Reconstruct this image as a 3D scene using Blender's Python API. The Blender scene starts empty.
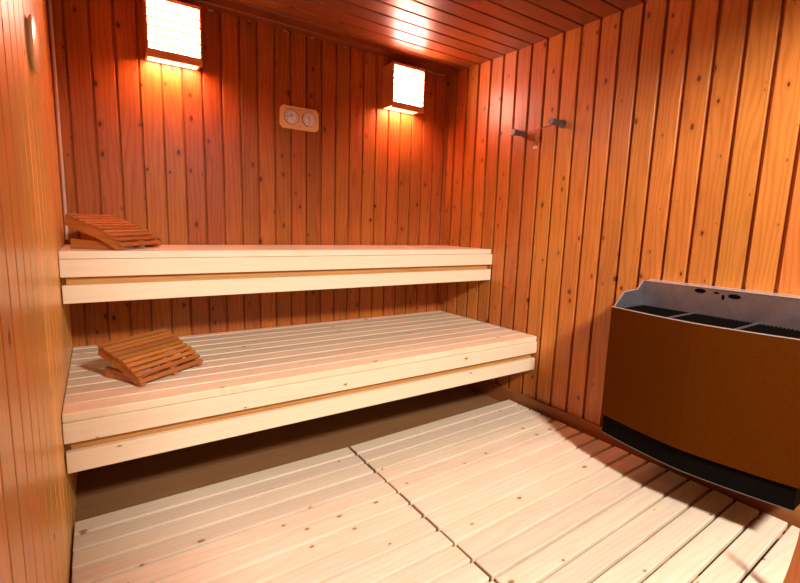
import bpy, bmesh, math, random
from mathutils import Vector, Matrix
random.seed(4)
SC = bpy.context.scene
COL = SC.collection
W0, WK, H, FRONT = 2.103, 0.0231, 2.023, -2.62      # room: width at back, widening per metre, height, front wall
def xw(y): return W0 - WK * y                        # right wall position at depth y
RANG = math.atan(WK)

# ------------------------------------------------------------------ nodes
class NT:
    def __init__(s, m):
        s.nt = m.node_tree; s.N = s.nt.nodes; s.L = s.nt.links
    def n(s, t, **k):
        o = s.N.new(t)
        for a, v in k.items(): setattr(o, a, v)
        return o
    def put(s, sock, v):
        if v is None: return
        if isinstance(v, bpy.types.NodeSocket): s.L.new(v, sock)
        else: sock.default_value = v
    def m(s, op, a, b=None, c=None, clamp=False):
        o = s.n('ShaderNodeMath', operation=op, use_clamp=clamp)
        s.put(o.inputs[0], a); s.put(o.inputs[1], b); s.put(o.inputs[2], c)
        return o.outputs[0]
    def mix(s, f, a, b, bt='MIX'):
        o = s.n('ShaderNodeMix', data_type='RGBA', blend_type=bt)
        s.put(o.inputs[0], f)
        s.put(o.inputs[6], a if isinstance(a, bpy.types.NodeSocket) else (*a, 1)); s.put(o.inputs[7], b if isinstance(b, bpy.types.NodeSocket) else (*b, 1))
        return o.outputs[2]
    def xyz(s, x, y, z):
        o = s.n('ShaderNodeCombineXYZ'); s.put(o.inputs[0], x); s.put(o.inputs[1], y); s.put(o.inputs[2], z); return o.outputs[0]
    def noise(s, v, scale=1, detail=3, rough=.5, col=False, dist=0):
        o = s.n('ShaderNodeTexNoise'); s.put(o.inputs['Vector'], v)
        o.inputs['Scale'].default_value = scale; o.inputs['Detail'].default_value = detail; o.inputs['Roughness'].default_value = rough
        o.inputs['Distortion'].default_value = dist
        return o.outputs['Color' if col else 'Fac']
    def ramp(s, f, a, b, ip='SMOOTHSTEP'):
        o = s.n('ShaderNodeMapRange', interpolation_type=ip); s.put(o.inputs['Value'], f)
        s.put(o.inputs['From Min'], a); s.put(o.inputs['From Max'], b)
        return o.outputs[0]
def newmat(name):
    m = bpy.data.materials.new(name); m.use_nodes = True
    t = NT(m); b = t.N['Principled BSDF']
    return m, t, b

def wood(name, across, along, light, dark, knot, pitch=10., off=0., rough=.4, coat=0., vary=.25,
         knots=.5, kscale=5.5, kstretch=.55, knotr=.055, grain=.5, seed=0., blue=0., perobj=False, bump=.25, spec=.5):
    """procedural softwood: boards of width pitch across one object axis, grain along another"""
    m, t, b = newmat(name)
    tc = t.n('ShaderNodeTexCoord'); sp = t.n('ShaderNodeSeparateXYZ'); t.L.new(tc.outputs['Object'], sp.inputs[0])
    ax = {'x': 0, 'y': 1, 'z': 2}
    third = [a for a in 'xyz' if a not in (across, along)][0]
    u, v, w = sp.outputs[ax[across]], sp.outputs[ax[along]], sp.outputs[ax[third]]
    cell = t.m('FLOOR', t.m('DIVIDE', t.m('SUBTRACT', u, off), pitch))
    if perobj:
        oi = t.n('ShaderNodeObjectInfo'); cell = t.m('ADD', cell, t.m('MULTIPLY', oi.outputs['Random'], 91.))
    wn = t.n('ShaderNodeTexWhiteNoise', noise_dimensions='1D'); t.put(wn.inputs['W'], t.m('ADD', cell, seed + .37))
    rs = t.n('ShaderNodeSeparateColor'); t.L.new(wn.outputs['Color'], rs.inputs[0])
    r1, r2, r3 = rs.outputs[0], rs.outputs[1], rs.outputs[2]
    uu = t.m('ADD', u, t.m('MULTIPLY', r1, 17.3)); vv = t.m('ADD', v, t.m('MULTIPLY', r2, 31.7))
    # knots
    kv = t.xyz(t.m('MULTIPLY', uu, 1.0), t.m('MULTIPLY', vv, kstretch), t.m('MULTIPLY', cell, 3.1))
    vo = t.n('ShaderNodeTexVoronoi', voronoi_dimensions='3D'); t.put(vo.inputs['Vector'], kv)
    # flatten: the cell index separates boards, so use 2D distance inside one slice
    vo.voronoi_dimensions = '2D'
    vo.inputs['Scale'].default_value = kscale
    ks = t.n('ShaderNodeSeparateColor'); t.L.new(vo.outputs['Color'], ks.inputs[0])
    size = t.ramp(ks.outputs[0], 1. - knots, 1.0, 'LINEAR')
    d = vo.outputs['Distance']
    wob = t.m('MULTIPLY', t.m('SUBTRACT', t.noise(t.xyz(uu, vv, w), 60., 2), .5), .03)
    dd = t.m('ADD', d, wob)
    rad = t.m('MULTIPLY', size, knotr)
    kmask = t.m('SUBTRACT', 1., t.ramp(dd, t.m('MULTIPLY', rad, .55), t.m('ADD', rad, .004)))
    kmask = t.m('MULTIPLY', kmask, t.ramp(size, .02, .2))
    khalo = t.m('MULTIPLY', t.m('SUBTRACT', 1., t.ramp(dd, rad, t.m('MULTIPLY_ADD', rad, 2.2, .02))), t.ramp(size, .02, .2))
    # grain rings, bending round the knots
    low = t.noise(t.xyz(t.m('MULTIPLY', uu, 9.), t.m('MULTIPLY', vv, 1.1), w), 1., 3)
    phase = t.m('ADD', t.m('MULTIPLY', uu, 260.), t.m('ADD', t.m('MULTIPLY', low, 42.), t.m('MULTIPLY', khalo, 7.)))
    ring = t.m('MULTIPLY_ADD', t.m('SINE', phase), .5, .5)
    ring = t.m('POWER', ring, 2.2)
    fine = t.noise(t.xyz(t.m('MULTIPLY', uu, 420.), t.m('MULTIPLY', vv, 6.), t.m('MULTIPLY', w, 420.)), 1., 3, .6)
    patch = t.noise(t.xyz(t.m('MULTIPLY', uu, 14.), t.m('MULTIPLY', vv, 2.2), t.m('MULTIPLY', w, 3.)), 1., 3, .6)
    f = t.m('MULTIPLY', t.m('ADD', t.m('MULTIPLY', ring, .45), t.m('ADD', t.m('MULTIPLY', t.m('SUBTRACT', fine, .3), .6), t.m('MULTIPLY', t.m('SUBTRACT', patch, .4), 1.1))), grain, clamp=True)
    c = t.mix(f, light, dark)
    c = t.mix(t.m('MULTIPLY', khalo, .35), c, dark)
    bright = t.m('MULTIPLY_ADD', r3, vary, 1. - vary * .55)
    hs = t.n('ShaderNodeHueSaturation'); t.put(hs.inputs['Color'], c); t.put(hs.inputs['Value'], bright)
    t.put(hs.inputs['Hue'], t.m('MULTIPLY_ADD', r2, .014 if vary > .05 else 0., .493 if vary > .05 else .5))
    c = t.mix(t.m('MULTIPLY', kmask, .88), hs.outputs[0], knot)
    t.put(b.inputs['Base Color'], c)
    t.put(b.inputs['Roughness'], t.m('MULTIPLY_ADD', fine, .12, rough - .05))
    b.inputs['Specular IOR Level'].default_value = spec
    b.inputs['Coat Weight'].default_value = coat; b.inputs['Coat Roughness'].default_value = .28
    bp = t.n('ShaderNodeBump'); bp.inputs['Strength'].default_value = bump; bp.inputs['Distance'].default_value = .0012
    t.put(bp.inputs['Height'], t.m('ADD', t.m('MULTIPLY', fine, .6), t.m('MULTIPLY', patch, 1.2))); t.L.new(bp.outputs[0], b.inputs['Normal'])
    return m

def plain(name, col, rough=.5, metal=0., spec=.5, noise=0., nscale=40., col2=None, bump=0.):
    m, t, b = newmat(name)
    b.inputs['Base Color'].default_value = (*col, 1); b.inputs['Roughness'].default_value = rough
    b.inputs['Metallic'].default_value = metal; b.inputs['Specular IOR Level'].default_value = spec
    if col2 or bump:
        tc = t.n('ShaderNodeTexCoord'); f = t.noise(tc.outputs['Object'], nscale, 4, .65)
        if col2: t.put(b.inputs['Base Color'], t.mix(t.ramp(f, .5 - noise, .5 + noise), col, col2))
        if bump:
            bp = t.n('ShaderNodeBump'); bp.inputs['Strength'].default_value = bump; bp.inputs['Distance'].default_value = .001
            t.put(bp.inputs['Height'], f); t.L.new(bp.outputs[0], b.inputs['Normal'])
    return m
def emit(name, col, s):
    m, t, b = newmat(name); b.inputs['Base Color'].default_value = (*col, 1)
    b.inputs['Emission Color'].default_value = (*col, 1); b.inputs['Emission Strength'].default_value = s
    return m

WL, WD, WKN = (.60, .235, .062), (.36, .105, .022), (.07, .014, .004)
wall_kw = dict(rough=.38, vary=.32, knots=.95, kscale=9.5, knotr=.09, grain=.85)
M = {}
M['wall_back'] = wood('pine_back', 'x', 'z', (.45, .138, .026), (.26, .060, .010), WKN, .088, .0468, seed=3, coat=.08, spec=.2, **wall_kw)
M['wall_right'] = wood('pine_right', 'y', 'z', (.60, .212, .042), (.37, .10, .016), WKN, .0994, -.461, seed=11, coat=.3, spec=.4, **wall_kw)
M['wall_left'] = wood('pine_left_lit', 'y', 'z', (.93, .54, .15), (.74, .33, .065), WKN, .0965, -.947, seed=23, rough=.36, coat=.18, spec=.3, vary=.22, knots=.3, kscale=7.5, knotr=.07, grain=.8)  # paler than the other pine, making up for light this wall lacks
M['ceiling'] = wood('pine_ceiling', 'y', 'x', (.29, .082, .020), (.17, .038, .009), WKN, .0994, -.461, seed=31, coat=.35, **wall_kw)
M['floor'] = wood('floor_boards', 'y', 'x', (.31, .165, .068), (.19, .09, .033), (.10, .05, .02), .14, -.05, rough=.55, vary=.2, knots=.6, kscale=6, knotr=.07, grain=.6, seed=5)
M['trim'] = wood('pine_trim', 'z', 'y', (.34, .125, .036), (.22, .07, .02), WKN, rough=.42, vary=0, knots=.4, seed=2)
PL, PD, PK = (.89, .77, .57), (.76, .59, .38), (.30, .13, .045)
pale = dict(rough=.42, vary=.20, knots=.55, kscale=8.0, kstretch=.6, knotr=.075, grain=.75, bump=.15)
M['deck_low'] = wood('spruce_seat_low', 'y', 'x', PL, PD, PK, .088, -.8412, seed=7, **pale)
M['deck_up'] = wood('spruce_seat_up', 'y', 'x', PL, PD, PK, .088, -.4592, seed=17, **pale)
M['duck'] = wood('spruce_duckboard', 'y', 'x', (.88, .78, .61), (.75, .60, .41), PK, .0822, .006, seed=27, perobj=True, **pale)
M['rail'] = wood('spruce_rail', 'z', 'x', (.90, .78, .56), (.80, .64, .42), PK, rough=.42, vary=.05, knots=.6, kscale=7, kstretch=.5, knotr=.055, grain=.45, perobj=True, bump=.15)
M['spacer'] = wood('pine_spacer', 'z', 'x', (.58, .30, .09), (.40, .17, .04), WKN, rough=.45, vary=0, grain=.9, kstretch=.5)
M['cleat'] = wood('pine_cleat', 'z', 'y', (.62, .40, .18), (.44, .25, .10), PK, rough=.5, vary=0)
M['batten'] = wood('spruce_batten', 'x', 'y', PL, PD, PK, rough=.5, vary=0)
HL, HD = (.47, .165, .036), (.30, .085, .016)
M['rest'] = wood('alder_slat', 'x', 'y', HL, HD, (.2, .06, .02), .0249, 0., rough=.45, coat=.1, vary=.35, knots=.0, grain=.35, perobj=True)
M['rest_rail'] = wood('alder_rail', 'z', 'x', HL, HD, (.2, .06, .02), rough=.42, coat=.2, vary=0, knots=.0, grain=.8)
M['lampwood'] = wood('lamp_wood', 'z', 'x', (.75, .32, .12), (.6, .22, .07), WKN, rough=.45, vary=0, knots=0, grain=.6)
M['diffuser'] = emit('lamp_glow', (1., .52, .40), 55.)
M['veneer'], t_, b_n = newmat('lamp_slat')
tr = t_.n('ShaderNodeBsdfTranslucent'); tr.inputs[0].default_value = (.9, .5, .2, 1); b_n.inputs['Base Color'].default_value = (.8, .42, .2, 1)
ms = t_.n('ShaderNodeMixShader'); t_.L.new(b_n.outputs[0], ms.inputs[1]); t_.L.new(tr.outputs[0], ms.inputs[2]); t_.L.new(ms.outputs[0], t_.N['Material Output'].inputs[0])
M['plate'] = wood('pale_birch', 'z', 'x', (.93, .66, .34), (.85, .55, .26), PK, rough=.45, vary=0, knots=0, grain=.5)
M['dial'] = plain('dial_paper', (.93, .92, .95), .4)
M['dialrim'] = plain('dial_rim', (.35, .33, .36), .3, .6)
M['ink'] = plain('ink', (.05, .045, .06), .6)
M['inkred'] = plain('red_ink', (.45, .06, .05), .6)
M['brown'] = plain('brown_enamel', (.05, .0125, .0010), .7, 0, .0, .28, 420., (.115, .030, .002), .25)
M['black'] = plain('black_steel', (.0045, .0035, .003), .6, 0, .02)
M['steel'] = plain('galvanised_steel', (.34, .33, .37), .38, .85, .5, .3, 18., (.25, .24, .27))
M['edge'] = plain('steel_edge', (.86, .86, .88), .30, .7)
M['hole'] = plain('void_black', (.004, .003, .004), .9, 0, 0.)  # flat black for the dark void under the grates and the plate's holes
M['hook'] = plain('grey_metal', (.13, .125, .15), .38, .5, .5, .25, 120., (.24, .235, .27))
M['wire'] = plain('copper_wire', (.36, .12, .07), .5)
M['tag'] = plain('pale_tag', (.75, .55, .42), .6)
M['vent'] = wood('vent_wood', 'y', 'z', (.80, .55, .30), (.66, .40, .20), PK, rough=.3, coat=.5, vary=0, knots=0, grain=.4)
M['cord'] = plain('pale_cord', (.62, .50, .44), .6)
M['foil'] = plain('foil_scrap', (.75, .72, .68), .35, .5)
M['pail'] = wood('larch_stave', 'x', 'z', (.60, .20, .035), (.42, .12, .02), WKN, .05, 0., rough=.42, vary=.1, knots=0, grain=.6)
M['hoop'] = plain('dark_hoop', (.06, .07, .10), .35, .8)
M['plaster'] = plain('plaster', (.80, .74, .66), .8)
M['tile'] = plain('tile', (.5, .44, .38), .6)
M['white'] = plain('white_enamel', (.8, .8, .78), .4)

# ------------------------------------------------------------------ mesh helpers
def obj(name, bm, mat, parent=None, smooth=False):
    bmesh.ops.recalc_face_normals(bm, faces=bm.faces)
    me = bpy.data.meshes.new(name); bm.to_mesh(me); bm.free()
    for mm in (mat if isinstance(mat, list) else [mat]): me.materials.append(mm)
    if smooth:
        for p in me.polygons: p.use_smooth = True
        me.set_sharp_from_angle(angle=math.radians(35)) if hasattr(me, 'set_sharp_from_angle') else None
    o = bpy.data.objects.new(name, me); COL.objects.link(o)
    if parent: o.parent = parent
    return o
def hexa(bm, plan, z0, z1, bev=.0):
    """plan: 4 (x,y) corners in order"""
    if callable(z0) is False: zz0 = [z0] * 4
    lo = [bm.verts.new((x, y, z0)) for x, y in plan]; hi = [bm.verts.new((x, y, z1)) for x, y in plan]
    fs = [bm.faces.new(lo[::-1]), bm.faces.new(hi)]
    for i in range(4):
        j = (i + 1) % 4; fs.append(bm.faces.new((lo[i], lo[j], hi[j], hi[i])))
    if bev:
        es = list({e for f in fs for e in f.edges})
        bmesh.ops.bevel(bm, geom=es, offset=bev, segments=2, profile=.5, affect='EDGES')
def box(bm, x0, x1, y0, y1, z0, z1, bev=0.):
    hexa(bm, [(x0, y0), (x1, y0), (x1, y1), (x0, y1)], z0, z1, bev)
def prism(bm, pts, axis, a, b, T=None, bev=0.):
    """extrude 2D polygon pts along axis from a to b. pts are the two other coords in xyz order"""
    def P(p, t):
        if axis == 'x': v = (t, p[0], p[1])
        elif axis == 'y': v = (p[0], t, p[1])
        else: v = (p[0], p[1], t)
        return T @ Vector(v) if T else v
    A = [bm.verts.new(P(p, a)) for p in pts]; B = [bm.verts.new(P(p, b)) for p in pts]
    fs = [bm.faces.new(A[::-1]), bm.faces.new(B)]
    n = len(pts)
    for i in range(n):
        j = (i + 1) % n; fs.append(bm.faces.new((A[i], A[j], B[j], B[i])))
    if bev:
        es = list({e for f in fs for e in f.edges})
        bmesh.ops.bevel(bm, geom=es, offset=bev, segments=2, profile=.5, affect='EDGES')
def obox(bm, c, ex, ey, ez, hx, hy, hz, bev=0.):
    """oriented box"""
    c, ex, ey, ez = map(Vector, (c, ex, ey, ez)); vs = {}
    for i in (-1, 1):
        for j in (-1, 1):
            for k in (-1, 1): vs[i, j, k] = bm.verts.new(c + ex * hx * i + ey * hy * j + ez * hz * k)
    q = [[(-1, -1, -1), (-1, 1, -1), (1, 1, -1), (1, -1, -1)], [(-1, -1, 1), (1, -1, 1), (1, 1, 1), (-1, 1, 1)],
         [(-1, -1, -1), (1, -1, -1), (1, -1, 1), (-1, -1, 1)], [(-1, 1, -1), (-1, 1, 1), (1, 1, 1), (1, 1, -1)],
         [(-1, -1, -1), (-1, -1, 1), (-1, 1, 1), (-1, 1, -1)], [(1, -1, -1), (1, 1, -1), (1, 1, 1), (1, -1, 1)]]
    fs = [bm.faces.new([vs[k] for k in f]) for f in q]
    if bev:
        es = list({e for f in fs for e in f.edges})
        bmesh.ops.bevel(bm, geom=es, offset=bev, segments=2, profile=.5, affect='EDGES')
def lathe(bm, prof, T=None, seg=32, closed=True):
    """prof: (r, h) list; axis z"""
    rings = []
    for r, h in prof:
        if r < 1e-6:
            v = Vector((0, 0, h)); rings.append([bm.verts.new(T @ v if T else v)])
        else:
            rings.append([bm.verts.new((T @ Vector((r * math.cos(a), r * math.sin(a), h))) if T else (r * math.cos(a), r * math.sin(a), h)) for a in [2 * math.pi * i / seg for i in range(seg)]])
    for A, B in zip(rings, rings[1:]):
        for i in range(seg):
            j = (i + 1) % seg
            if len(A) == 1 and len(B) == 1: continue
            if len(A) == 1: bm.faces.new((A[0], B[j], B[i]))
            elif len(B) == 1: bm.faces.new((A[i], A[j], B[0]))
            else: bm.faces.new((A[i], A[j], B[j], B[i]))
def tube(bm, pts, r, seg=8):
    pts = [Vector(p) for p in pts]; rings = []
    for i, p in enumerate(pts):
        d = (pts[min(i + 1, len(pts) - 1)] - pts[max(i - 1, 0)]).normalized()
        a = d.orthogonal().normalized() if i == 0 else (rings_a - d * rings_a.dot(d)).normalized()
        rings_a = a; b = d.cross(a)
        rings.append([bm.verts.new(p + (a * math.cos(t) + b * math.sin(t)) * r) for t in [2 * math.pi * k / seg for k in range(seg)]])
    for A, B in zip(rings, rings[1:]):
        for i in range(seg): bm.faces.new((A[i], A[(i + 1) % seg], B[(i + 1) % seg], B[i]))
    bm.faces.new(rings[0][::-1]); bm.faces.new(rings[-1])
def thing(name, label, cat, loc=(0, 0, 0), rz=0, group=None):
    o = bpy.data.objects.new(name, None); COL.objects.link(o); o.empty_display_size = .05
    o.location = loc; o.rotation_euler = (0, 0, rz); tag(o, label, cat, group); return o
def tag(o, label, cat, group=None):
    o['label'] = label; o['category'] = cat
    if group: o['group'] = group
    return o
def struct(o): o['kind'] = 'structure'; return o

# ------------------------------------------------------------------ boarded shell
def boards(name, grooves, u0, u1, L0, L1, P, mat, g=.010, d=.011, c=.0025, t=.035):
    """P(u, l, depth) -> world point ; depth>0 goes into the wall"""
    pr = [(u0, 0)]
    for gi in sorted(grooves):
        if gi - g < u0 + .004 or gi + g > u1 - .004: continue
        pr += [(gi - g / 2 - c, 0), (gi - g / 2, c), (gi - g / 2, d), (gi + g / 2, d), (gi + g / 2, c), (gi + g / 2 + c, 0)]
    pr += [(u1, 0), (u1, t), (u0, t)]
    bm = bmesh.new()
    A = [bm.verts.new(P(u, L0, dd)) for u, dd in pr]; B = [bm.verts.new(P(u, L1, dd)) for u, dd in pr]
    n = len(pr)
    for i in range(n):
        j = (i + 1) % n; bm.faces.new((A[i], A[j], B[j], B[i]))
    # end caps as strips
    bm.faces.new(A[::-1]); bm.faces.new(B)
    return struct(obj(name, bm, mat))
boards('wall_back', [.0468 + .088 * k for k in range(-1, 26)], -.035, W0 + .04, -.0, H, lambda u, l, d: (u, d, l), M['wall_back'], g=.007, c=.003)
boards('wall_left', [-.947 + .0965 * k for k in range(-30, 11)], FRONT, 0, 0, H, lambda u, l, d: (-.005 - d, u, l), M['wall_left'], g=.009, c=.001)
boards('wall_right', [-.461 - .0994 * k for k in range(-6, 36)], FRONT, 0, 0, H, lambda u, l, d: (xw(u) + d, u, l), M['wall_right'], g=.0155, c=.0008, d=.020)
def bx(name, dims, mat):
    bm = bmesh.new(); box(bm, *dims); return struct(obj(name, bm, mat))
DX0, DX1, DZ = .70, 1.90, 1.98                            # added unseen doorway; its edges keep passage light off upper and left walls
bx('wall_front_left', (-.035, DX0, FRONT - .05, FRONT, 0, H), M['wall_back'])
bx('wall_front_right', (DX1, W0 + .14, FRONT - .05, FRONT, 0, H), M['wall_back'])
bx('wall_front_header', (DX0, DX1, FRONT - .05, FRONT, DZ, H), M['wall_back'])
# added unseen passage; its pale shell bounces fill through the doorway
HX0, HX1, HY, HZ = -.6, 2.9, -4.95, 2.55
bx('floor_added_passage', (HX0, HX1, HY, FRONT - .052, -.05, 0), M['tile'])
bx('ceiling_added_passage', (HX0, HX1, HY, FRONT - .052, HZ, HZ + .05), M['plaster'])
bx('wall_added_passage_back', (HX0, HX1, HY - .05, HY, -.05, HZ + .05), M['plaster'])
bx('wall_added_passage_left', (HX0 - .05, HX0, HY, FRONT - .052, -.05, HZ + .05), M['plaster'])
bx('wall_added_passage_right', (HX1, HX1 + .05, HY, FRONT - .052, -.05, HZ + .05), M['plaster'])
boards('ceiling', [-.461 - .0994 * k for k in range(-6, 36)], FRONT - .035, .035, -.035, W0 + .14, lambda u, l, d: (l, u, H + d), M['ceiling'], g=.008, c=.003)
bm = bmesh.new()
y = .035
for k in range(27):
    box(bm, -.035, W0 + .14, y - .1396, y, -.03, 0, .0004); y -= .14
struct(obj('floor', bm, M['floor']))
bm = bmesh.new(); prism(bm, [(xw(-.002) - .001, -.002), (xw(FRONT) - .001, FRONT), (xw(FRONT) - .021, FRONT), (xw(-.002) - .021, -.002)], 'z', .0, .094, bev=.002)
struct(obj('baseboard_right', bm, M['trim']))
bm = bmesh.new(); box(bm, .001, xw(0) - .022, -.020, -.0005, 0, .07, .002)
struct(obj('baseboard_back', bm, M['trim']))
# pale cord sealing the left back corner
bm = bmesh.new()
tube(bm, [(.004, -.03, .935), (.006, -.012, .96), (.007, -.007, 1.0), (.007, -.007, 1.5), (.007, -.007, H - .003)], .0055, 8)
struct(obj('trim_1', bm, M['cord'], smooth=True))

# ------------------------------------------------------------------ benches
def bench(label, cat, z, depth, n, mdeck, group):
    th, pitch, wd = .028, .088, .0815
    root = thing('sauna_bench', label, cat, (0, 0, z - .19), 0, group)
    Z = .19
    bm = bmesh.new()
    yf = -depth
    for k in range(n):
        y0 = yf + k * pitch; y1 = min(y0 + wd, -.004)
        hexa(bm, [(-.003, y0), (xw(y0) - .003, y0), (xw(y1) - .003, y1), (-.003, y1)], Z - th, Z, .003)
    # material cells are measured from y=0 : shift mesh so that slat gaps fall on cell borders
    o = obj('seat', bm, mdeck, root)
    fy = yf - .006
    bm = bmesh.new(); box(bm, -.003, 2.119, fy, fy + .022, Z - th - .065, Z - th - .001, .002); obj('front_rail', bm, M['rail'], root)
    bm = bmesh.new(); box(bm, 0, 2.112, fy, fy + .022, Z - .188, Z - .122, .002); obj('front_rail', bm, M['rail'], root)
    bm = bmesh.new(); box(bm, .012, 2.104, fy + .024, fy + .048, Z - .165, Z - th - .002, .001); obj('spacer_board', bm, M['spacer'], root)
    for s in (0, 1):
        bm = bmesh.new()
        a, b = fy + .050, -.004
        if s == 0: box(bm, -.0045, .030, a, b, Z - .10, Z - th - .001, .001)
        else: hexa(bm, [(xw(a) - .032, a), (xw(a) - .0005, a), (xw(b) - .0005, b), (xw(b) - .032, b)], Z - .10, Z - th - .001, .001)
        obj('support_cleat', bm, M['cleat'], root)
    return root
bench('lower pale spruce sauna bench, deep and slatted, below the other bench, one headrest on it', 'bench', .4535, .838, 10, M['deck_low'], None)
bench('upper pale spruce sauna bench, narrow, along the back wall under the lamps', 'bench', .912, .456, 5, M['deck_up'], None)
# ------------------------------------------------------------------ duckboards
DUCKP = .0822
def duckboard(label, x0, x1f, ya, yb, n, gap_under):
    root = thing('duckboard', label, 'duckboard', (x0, ya, 0), 0, None)
    bm = bmesh.new()
    sk = (yb - ya)
    for k in range(n):
        y0 = -k * DUCKP; y1 = y0 - .0715
        if callable(x1f): xa, xb = x1f(ya + y0) - x0, x1f(ya + y1) - x0
        else: xa = xb = x1f - x0
        j = random.uniform(-.0025, .0025); jj = random.uniform(-.0015, .0015)
        hexa(bm, [(0 + jj, y1), (xb + j, y1 + sk), (xa + j, y0 + sk), (0 + jj, y0)], .023, .045, .0035)
    obj('slat_deck', bm, M['duck'], root)
    X = (x1f if not callable(x1f) else x1f(ya)) - x0
    for f in (.06, .5, .94):
        bm = bmesh.new(); xx = X * f; yy = sk * f
        box(bm, xx - .022, xx + .022, -(n - 1) * DUCKP - .067 + yy, yy - .002, .0005, .0235, .001)
        obj('batten', bm, M['batten'], root)
    return root
duckboard('left slatted spruce duckboard on the floor beside the left wall', .002, 1.003, -.742, -.738, 19, 0)
duckboard('right slatted spruce duckboard on the floor, reaching towards the brown heater', 1.013, lambda y: 2.080 - .008 * (y + .7), -.738, -.702, 19, 0)

# ------------------------------------------------------------------ headrests
def headrest(label, loc, ang):
    root = thing('headrest', label, 'headrest', loc, ang, 'slatted wooden headrests on the benches')
    # local x = slope direction (0 low end .. .21 high end), local y = slat direction (0 .. -.28)
    prof = [(0., .012), (.022, .040), (.05, .062), (.09, .083), (.14, .103), (.21, .130)]
    def top(s):
        for (a, b), (c, d) in zip(prof, prof[1:]):
            if s <= c: return b + (d - b) * (s - a) / (c - a), math.atan2(d - b, c - a)
        return prof[-1][1], math.atan2(prof[-1][1] - prof[-2][1], prof[-1][0] - prof[-2][0])
    L = .28; n = 10
    # arc-length spacing
    segs = []; tot = 0
    for (a, b), (c, d) in zip(prof, prof[1:]):
        l = math.hypot(c - a, d - b); segs.append((tot, l, a, b, c, d)); tot += l
    bm = bmesh.new()
    for k in range(n):
        s = (k + .5) * tot / n
        for t0, l, a, b, c, d in segs:
            if s <= t0 + l + 1e-9:
                f = (s - t0) / l; x = a + (c - a) * f; z = b + (d - b) * f; an = math.atan2(d - b, c - a); break
        ex = Vector((math.cos(an), 0, math.sin(an))); ez = Vector((-math.sin(an), 0, math.cos(an)))
        obox(bm, Vector((x, -L / 2, z)) + ez * .0, ex, (0, 1, 0), ez, .0078, L / 2 + random.uniform(-.002, .002), .0042, .0012)
    obj('slat_deck', bm, M['rest'], root)
    for yy in (-.006, -.142, -.262):
        up = [(x, z - .005) for x, z in prof]; lo = [(x + .006, max(z - .040, .002)) for x, z in prof[::-1]]
        up[0] = (up[0][0] + .002, .006); lo = [p for p in lo if p[1] > .0021 or p[0] < .03][:]; lo[-1] = (.012, .0008)
        bm = bmesh.new(); prism(bm, up + lo, 'y', yy - .016, yy, bev=0)
        obj('side_rail', bm, M['rest_rail'], root)
    for yy in (-.024, -.244):
        bm = bmesh.new(); prism(bm, [(.022, .0006), (.211, .0006), (.211, .038), (.060, .026)], 'y', yy - .014, yy, bev=0)
        obj('base_rail', bm, M['rest_rail'], root)
        if yy > -.1: continue
        bm = bmesh.new(); box(bm, .190, .207, yy - .014, yy, .0365, .108, .001)
        obj('prop_leg', bm, M['rest_rail'], root)
    bm = bmesh.new(); box(bm, .188, .204, -.243, -.040, .004, .022, .001); obj('cross_bar', bm, M['rest_rail'], root)
    return root
# slope direction = slat direction + 90 degrees ; local +x -> slope, local -y -> slat direction
a1 = math.radians(35); headrest('slatted wooden headrest lying on the lower bench', (.212, -.712, .4538), a1 + math.pi / 2)
a2 = math.radians(56); headrest('slatted wooden headrest lying on the upper bench in the left corner', (.190, -.446, .9123), a2 + math.pi / 2)

# ------------------------------------------------------------------ wall lamps
def wall_lamp(label, x0, x1, z0, z1, d, power):
    cx = (x0 + x1) / 2; w = (x1 - x0) / 2; h = z1 - z0
    root = thing('wall_lamp', label, 'lamp', (cx, 0, z0), 0, 'slatted wooden wall lamps')
    bm = bmesh.new(); box(bm, -w, w, -.010, -.0005, 0, h, .001); obj('back_plate', bm, M['lampwood'], root)
    for s in (-1, 1):
        bm = bmesh.new(); a, b = sorted((s * w, s * (w - .008))); box(bm, a, b, -d + .004, -.0102, 0, h, .001); obj('side_panel', bm, M['lampwood'], root)
    bm = bmesh.new(); box(bm, -w + .0082, w - .0082, -d + .004, -.0102, h - .012, h, .001); obj('top_panel', bm, M['lampwood'], root)
    bm = bmesh.new(); box(bm, -w, w, -d - .006, -d + .0038, -.012, .024, .0015); obj('bottom_rail', bm, M['lampwood'], root)
    bm = bmesh.new(); box(bm, -w, w, -d - .006, -d + .0038, h - .014, h, .0015); obj('top_rail', bm, M['lampwood'], root)
    for s in (-1, 1):
        bm = bmesh.new(); a, b = sorted((s * w, s * (w - .007))); box(bm, a, b, -d - .006, -d + .0038, .0245, h - .0145, .001); obj('front_stile', bm, M['lampwood'], root)
    k = 0; z = .045
    while z < h - .03:
        bm = bmesh.new(); box(bm, -w + .0075, w - .0075, -d - .002, -d + .0035, z, z + .008, .001); obj('front_slat', bm, M['veneer'], root); z += .034
    bm = bmesh.new(); box(bm, -w + .0085, w - .0085, -d + .006, -d + .009, .004, h - .013); obj('diffuser', bm, M['diffuser'], root)
    bm = bmesh.new(); lathe(bm, [(0, 0), (.018, .004), (.030, .022), (.030, .040), (.018, .065), (.013, .080), (.013, .10), (0, .10)], Matrix.Translation((0, -.058, .06)), 20)
    obj('bulb', bm, emit('bulb_glow', (1., .52, .36), 150. * power), root, True)
    bm = bmesh.new(); lathe(bm, [(0, 0), (.018, 0), (.018, .06), (0, .06)], Matrix.Translation((0, -.058, .1605)), 20); obj('socket', bm, M['white'], root, True)
    return root
wall_lamp('glowing wooden wall lamp on the back wall above the left end of the benches', .335, .556, 1.735, 1.975, .112, 1.)
wall_lamp('glowing wooden wall lamp on the back wall close to the right corner', 1.582, 1.808, 1.728, 1.965, .112, 1.)

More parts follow.
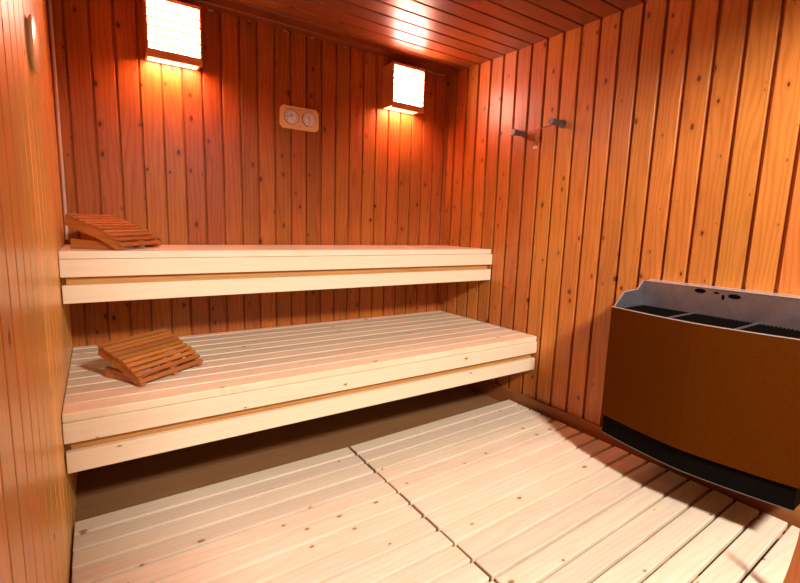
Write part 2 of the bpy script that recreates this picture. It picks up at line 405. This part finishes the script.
# ------------------------------------------------------------------ thermometer
root = thing('thermometer', 'pale wooden plate with two round gauge dials on the back wall between the lamps', 'thermometer', (1.060, 0, 1.591))
bm = bmesh.new(); c = .016; a, b = .109, .058
prism(bm, [(-a + c, -b), (a - c, -b), (a, -b + c), (a, b - c), (a - c, b), (-a + c, b), (-a, b - c), (-a, -b + c)], 'y', -.014, -.0005, bev=.0015)
obj('backing_plate', bm, M['plate'], root)
for k, cx in enumerate((-.050, .050)):
    T = Matrix.Translation((cx, -.0142, .001)) @ Matrix.Rotation(math.pi / 2, 4, 'X')
    bm = bmesh.new(); lathe(bm, [(0, 0), (.0385, 0), (.0385, .007), (.036, .008), (.036, .0055), (0, .0055)], T, 40); dial = obj('dial_rim', bm, M['dialrim'], root, True)
    bm = bmesh.new(); lathe(bm, [(0, .0057), (.0358, .0057), (.0358, .0062), (0, .0062)], T, 40); obj('dial_face', bm, M['dial'], dial)
    bm = bmesh.new()
    for q in range(11):
        an = math.radians(-40 + 26 * q); R0 = T @ Matrix.Rotation(an, 4, 'Z')
        obox(bm, R0 @ Vector((.029, 0, .0067)), R0.to_3x3() @ Vector((1, 0, 0)), R0.to_3x3() @ Vector((0, 1, 0)), R0.to_3x3() @ Vector((0, 0, 1)), .0035, .0012, .0002)
    R0 = T
    for dx, dz, ww in ((-.004, .013, .009), (.002, .0075, .006)) :
        obox(bm, R0 @ Vector((dx, dz, .0067)), (1, 0, 0), (0, 0, 1), (0, 1, 0), ww, .0012, .0002)
    obj('dial_marks', bm, M['ink'], dial)
    bm = bmesh.new(); an = math.radians(178 if k == 0 else -92); R0 = T @ Matrix.Rotation(an, 4, 'Z')
    obox(bm, R0 @ Vector((.012, 0, .0078)), R0.to_3x3() @ Vector((1, 0, 0)), R0.to_3x3() @ Vector((0, 1, 0)), R0.to_3x3() @ Vector((0, 0, 1)), .017, .0011, .0004)
    obj('needle', bm, M['ink'], dial)
for zz in (.042, -.042):
    bm = bmesh.new(); lathe(bm, [(0, 0), (.0035, 0), (.003, .002), (0, .002)], Matrix.Translation((0, -.0142, zz)) @ Matrix.Rotation(math.pi / 2, 4, 'X'), 12); obj('screw', bm, M['dialrim'], root, True)

# ------------------------------------------------------------------ coat hooks
def hook(label, y, z, ln):
    root = thing('coat_hook', label, 'hook', (xw(y) - .0006, y, z), 0, 'grey coat hooks on the right wall')
    T = Matrix.Rotation(-math.pi / 2, 4, 'Y')
    bm = bmesh.new(); lathe(bm, [(0, 0), (.021, 0), (.021, .004), (.012, .009), (0, .009)], T, 24); obj('base_plate', bm, M['hook'], root, True)
    bm = bmesh.new(); lathe(bm, [(0, .0088), (.009, .0088), (.009, ln * .2), (.0150, ln * .25), (.0165, ln * .9), (.0165, ln), (0, ln)], T, 24); obj('peg', bm, M['hook'], root, True)
    return root
hook('left grey round coat hook on the right wall, the lower of the two', -.640, 1.562, .085)
hook('right grey round coat hook on the right wall, the higher one nearer the heater', -.893, 1.577, .095)
bm = bmesh.new()
p0 = Vector((xw(-.64) - .034, -.640, 1.562 + .011)); p1 = Vector((xw(-.893) - .034, -.893, 1.577 + .011)); pts = []
for i in range(13):
    f = i / 12; q = p0.lerp(p1, f); q.z -= .016 * 4 * f * (1 - f); q.x += .010 * math.sin(f * 9); pts.append(q)
tube(bm, pts, .0024, 6)
wr = tag(obj('wire', bm, M['wire'], None, True), 'thin reddish wire strung between the two coat hooks on the right wall', 'wire')
q = pts[6]; bm = bmesh.new()
tube(bm, [q + Vector((0, -.002, .002)), q + Vector((.004, -.014, -.03)), q + Vector((.004, -.012, -.075)), q + Vector((.004, -.003, -.083)), q + Vector((.004, .006, -.07)), q + Vector((.003, .009, -.03)), q + Vector((0, .004, .002))], .0015, 6)
lp = obj('hanging_loop', bm, M['wire'], wr, True)
bm = bmesh.new(); obox(bm, q + Vector((.003, .004, -.092)), (0, 1, 0), (1, 0, 0), (0, 0, 1), .014, .002, .007, .001); obj('end_tag', bm, M['tag'], lp)

# ------------------------------------------------------------------ round vent on left wall
root = thing('air_vent', 'round pale wooden vent cover high on the left wall', 'vent', (-.0044, -.87, 1.472))
T = Matrix.Rotation(math.pi / 2, 4, 'Y')
bm = bmesh.new(); lathe(bm, [(0, 0), (.060, 0), (.060, .005), (0, .005)], T, 40); obj('collar', bm, M['vent'], root, True)
bm = bmesh.new(); lathe(bm, [(0, .0052), (.068, .0052), (.070, .009), (.067, .013), (.055, .016), (0, .018)], T, 48); obj('cover_disc', bm, M['vent'], root, True)

# ------------------------------------------------------------------ heater
HY0, HY1 = -1.417, -2.064
hx = xw(-1.74)                                           # wall position behind the heater
root = thing('sauna_heater', 'large brown sauna heater with open steel top on the right wall', 'heater', (hx, (HY0 + HY1) / 2, .205))
RZ = Matrix.Rotation(RANG, 4, 'Z')
root.rotation_euler = (0, 0, RANG)
hw = (HY0 - HY1) / 2; Z0 = .205
def fr(y, o, b):                                        # bowed front: local x at local y
    t = abs(y) / hw; return -(o + b * (1 - t ** 1.5))
def bowed(bm, hwid, o, b, back, z0, z1, th=None, n=24, bev=0):
    ys = [hwid - 2 * hwid * i / n for i in range(n + 1)]
    f = [(fr(y, o, b), y) for y in ys]
    pts = f + ([(x + th, y) for x, y in f[::-1]] if th else [(-back, -hwid), (-back, hwid)])
    A = [bm.verts.new((x, y, z0)) for x, y in pts]; B = [bm.verts.new((x, y, z1)) for x, y in pts]; m = len(pts)
    for i in range(m): bm.faces.new((A[i], A[(i + 1) % m], B[(i + 1) % m], B[i]))
    if th:
        for i in range(n):
            j = m - 1 - i; bm.faces.new((A[i], A[i + 1], A[j - 1], A[j])); bm.faces.new((B[i], B[i + 1], B[j - 1], B[j]))
    else: bm.faces.new(A[::-1]); bm.faces.new(B)
b_ = .052
bm = bmesh.new(); bowed(bm, hw, .300, b_, 0, .286 - Z0, .741 - Z0, th=.004)
for s in (1, -1):
    y0, y1 = sorted((s * hw, s * (hw - .003))); box(bm, -.2958, -.012, y0, y1, .286 - Z0, .738 - Z0)
obj('casing', bm, M['brown'], root)
bm = bmesh.new(); bowed(bm, hw, .3008, b_, 0, .7412 - Z0, .7440 - Z0, th=.005); obj('front_trim', bm, M['edge'], root)
bm = bmesh.new(); bowed(bm, hw - .006, .288, b_, .020, 0.0015, .2855 - Z0); obj('plinth', bm, M['black'], root)
bm = bmesh.new(); bowed(bm, hw - .006, .289, b_, 0, -.0005, .0010, th=.006); obj('bottom_trim', bm, M['steel'], root)
# interior: black box painted in for the dark void under the grates
bm = bmesh.new(); bowed(bm, hw - .006, .288, b_, .06, .60 - Z0, .655 - Z0); obj('void_box', bm, M['hole'], root)
side = [(-.2945, .7385), (-.225, .797), (-.122, .803), (-.080, .838), (-.004, .838), (-.004, .60), (-.2945, .60)]
for s in (1, -1):
    bm = bmesh.new(); a, b = sorted((s * (hw - .0035), s * (hw - .0055)))
    prism(bm, [(x, z - Z0) for x, z in side], 'y', a, b); sp = obj('side_plate', bm, M['steel'], root)
    bm = bmesh.new(); e = [(-.2945, .7385), (-.225, .797), (-.122, .803), (-.080, .838)]
    for p, q in zip(e, e[1:]):
        d = Vector((q[0] - p[0], 0, q[1] - p[1])); l = d.length; d.normalize(); nn = Vector((-d.z, 0, d.x))
        obox(bm, Vector(((p[0] + q[0]) / 2, s * (hw - .0045), (p[1] + q[1]) / 2 - Z0)) + nn * .0016, d, (0, 1, 0), nn, l / 2, .0022, .0014)
    obj('folded_edge', bm, M['edge'], sp)
bm = bmesh.new(); obox(bm, (-.064, 0, .775 - Z0), (1, 0, 0), (0, 1, 0), (0, 0, 1), .0012, hw - .0065, .062); bp = obj('back_plate', bm, M['steel'], root)
bm = bmesh.new(); box(bm, -.068, -.040, -hw + .007, hw - .007, .8375 - Z0, .8405 - Z0, .0008); obj('inner_rail', bm, M['edge'], bp)
bm = bmesh.new(); box(bm, -.026, -.0015, -hw + .001, hw - .001, .8385 - Z0, .8425 - Z0, .0008); obj('outer_rail', bm, M['edge'], root)
for y, zz, ry, rz in ((HY0 - .220, .8235, .020, .009), (HY0 - .277, .823, .010, .004), (HY0 - .300, .809, .005, .011), (HY0 - .336, .817, .021, .009)):
    bm = bmesh.new(); yl = y - (HY0 + HY1) / 2
    prism(bm, [(yl + ry * math.cos(k * math.pi / 10), zz - Z0 + rz * math.sin(k * math.pi / 10)) for k in range(20)], 'x', -.0662, -.0656); obj('slot_hole', bm, M['hole'], bp)
# grates
edges = [hw - .009, hw - .118 - .009, hw - .33, -hw + .009]
edges = [hw - .009, hw - .009 - .205, hw - .009 - .415, -hw + .009]
for a, b in zip(edges, edges[1:]):
    bm = bmesh.new()
    y = a - .004
    while y > b + .004:
        box(bm, fr(y, .286, b_), -.068, y - .0017, y + .0017, .726 - Z0, .733 - Z0); y -= .0115
    for xx in (-.11, -.17, -.23, -.28): box(bm, xx - .002, xx + .002, b + .003, a - .003, .7265 - Z0, .7325 - Z0)
    obj('grate', bm, M['black'], root)
for y in edges[1:3]:
    bm = bmesh.new(); box(bm, fr(y, .290, b_), -.067, y - .003, y + .003, .715 - Z0, .738 - Z0, .0005); obj('divider', bm, M['steel'], root)
bm = bmesh.new(); box(bm, -.060, -.0005, -hw * .6, hw * .6, .32 - Z0, .36 - Z0); box(bm, -.060, -.0005, -hw * .6, hw * .6, .54 - Z0, .58 - Z0); obj('wall_bracket', bm, M['black'], root)

# ------------------------------------------------------------------ board at the right edge
az = math.radians(68.1)
bm = bmesh.new()
prism(bm, [(0, .0), (-.010, .05), (-.020, .12), (-.028, .20), (-.030, .30), (-.26, .30), (-.26, 0)], 'y', -.004, .004, bev=.0015)
o = tag(obj('wooden_board', bm, M['pail']), 'orange varnished wooden board standing on the duckboard at the lower right edge', 'board')
ca = math.radians(12.3); o.location = (.113 + 1.56 * math.cos(ca), -2.442 + 1.56 * math.sin(ca), .0455); o.rotation_euler = (0, 0, az)

# ------------------------------------------------------------------ foil scraps along the ceiling joint
for x, s in ((.62, .006), (.80, .004), (.985, .005), (1.13, .006), (1.335, .006)):
    bm = bmesh.new(); obox(bm, (0, 0, 0), (1, 0, 0), (0, .8, .6), (0, -.6, .8), s * 1.6, s * .8, .001)
    bmesh.ops.subdivide_edges(bm, edges=list(bm.edges), cuts=1)
    for v in bm.verts: v.co += Vector([random.uniform(-1, 1) * s * .25 for _ in range(3)])
    o = obj('foil_scrap', bm, M['foil']); o.location = (x, -.003, H - .0055)
    tag(o, 'tiny silvery foil scrap in the joint of ceiling and back wall between the lamps', 'foil', 'foil scraps along the ceiling joint')
bm = bmesh.new(); tube(bm, [(1.845, -.005, H - .010), (1.90, -.004, H - .013), (1.97, -.005, H - .020), (2.05, -.005, H - .014)], .0022, 6)  # light in the ceiling gap, modelled as a pale strip
tag(obj('gap_light_strip', bm, M['foil'], None, True), 'thin pale strip standing for light in the ceiling gap right of the lamp near the corner', 'foil')

# ------------------------------------------------------------------ added ceiling light in the unseen passage, placed from the shadow directions
LP = Vector((.97, -3.36, 2.20))
root = thing('added_passage_light', 'added white ceiling light hanging in the unseen passage outside the sauna', 'lamp', (LP.x, LP.y, HZ))
bm = bmesh.new(); lathe(bm, [(0, -.0008), (.05, -.0008), (.05, -.02), (.008, -.026), (.008, -.20), (.09, -.205), (.12, -.235), (.118, -.237), (.085, -.21), (0, -.21)], None, 40); obj('shade', bm, M['white'], root, True)
l = bpy.data.lights.new('added_passage_spot', 'SPOT'); l.spot_size = math.radians(115); l.spot_blend = .5; l.shadow_soft_size = .14; l.energy = 440; l.color = (1., .89, .80)
lo = bpy.data.objects.new('added_spot', l); COL.objects.link(lo); lo.parent = root; lo.location = (0, 0, LP.z - HZ)
lo.rotation_euler = (Vector((1.2, -1.2, .3)) - LP).to_track_quat('-Z', 'Y').to_euler()

# ------------------------------------------------------------------ camera
cam = bpy.data.cameras.new('camera'); co = bpy.data.objects.new('camera', cam); COL.objects.link(co)
r = Vector((0.83190382, -0.55399196, 0.0320771)); u = Vector((0.05505514, 0.13991721, 0.98863143)); f = Vector((0.552182, 0.82068026, -0.14689777))
m = Matrix((r, u, -f)).transposed().to_4x4(); m.translation = Vector((0.11295777, -2.4418022, 1.04374294))
co.matrix_world = m
cam.sensor_width = 36; cam.lens = 451.34 / 800 * 36; cam.clip_start = .01
SC.camera = co
w = bpy.data.worlds.new('world'); SC.world = w; w.use_nodes = True
w.node_tree.nodes['Background'].inputs[0].default_value = (0, 0, 0, 1)
SC.view_settings.view_transform = 'Standard'; SC.view_settings.look = 'None'; SC.view_settings.gamma = 1; SC.view_settings.use_curve_mapping = False
SC.view_settings.exposure = 0.
SC.cycles.max_bounces = 8; SC.cycles.diffuse_bounces = 5
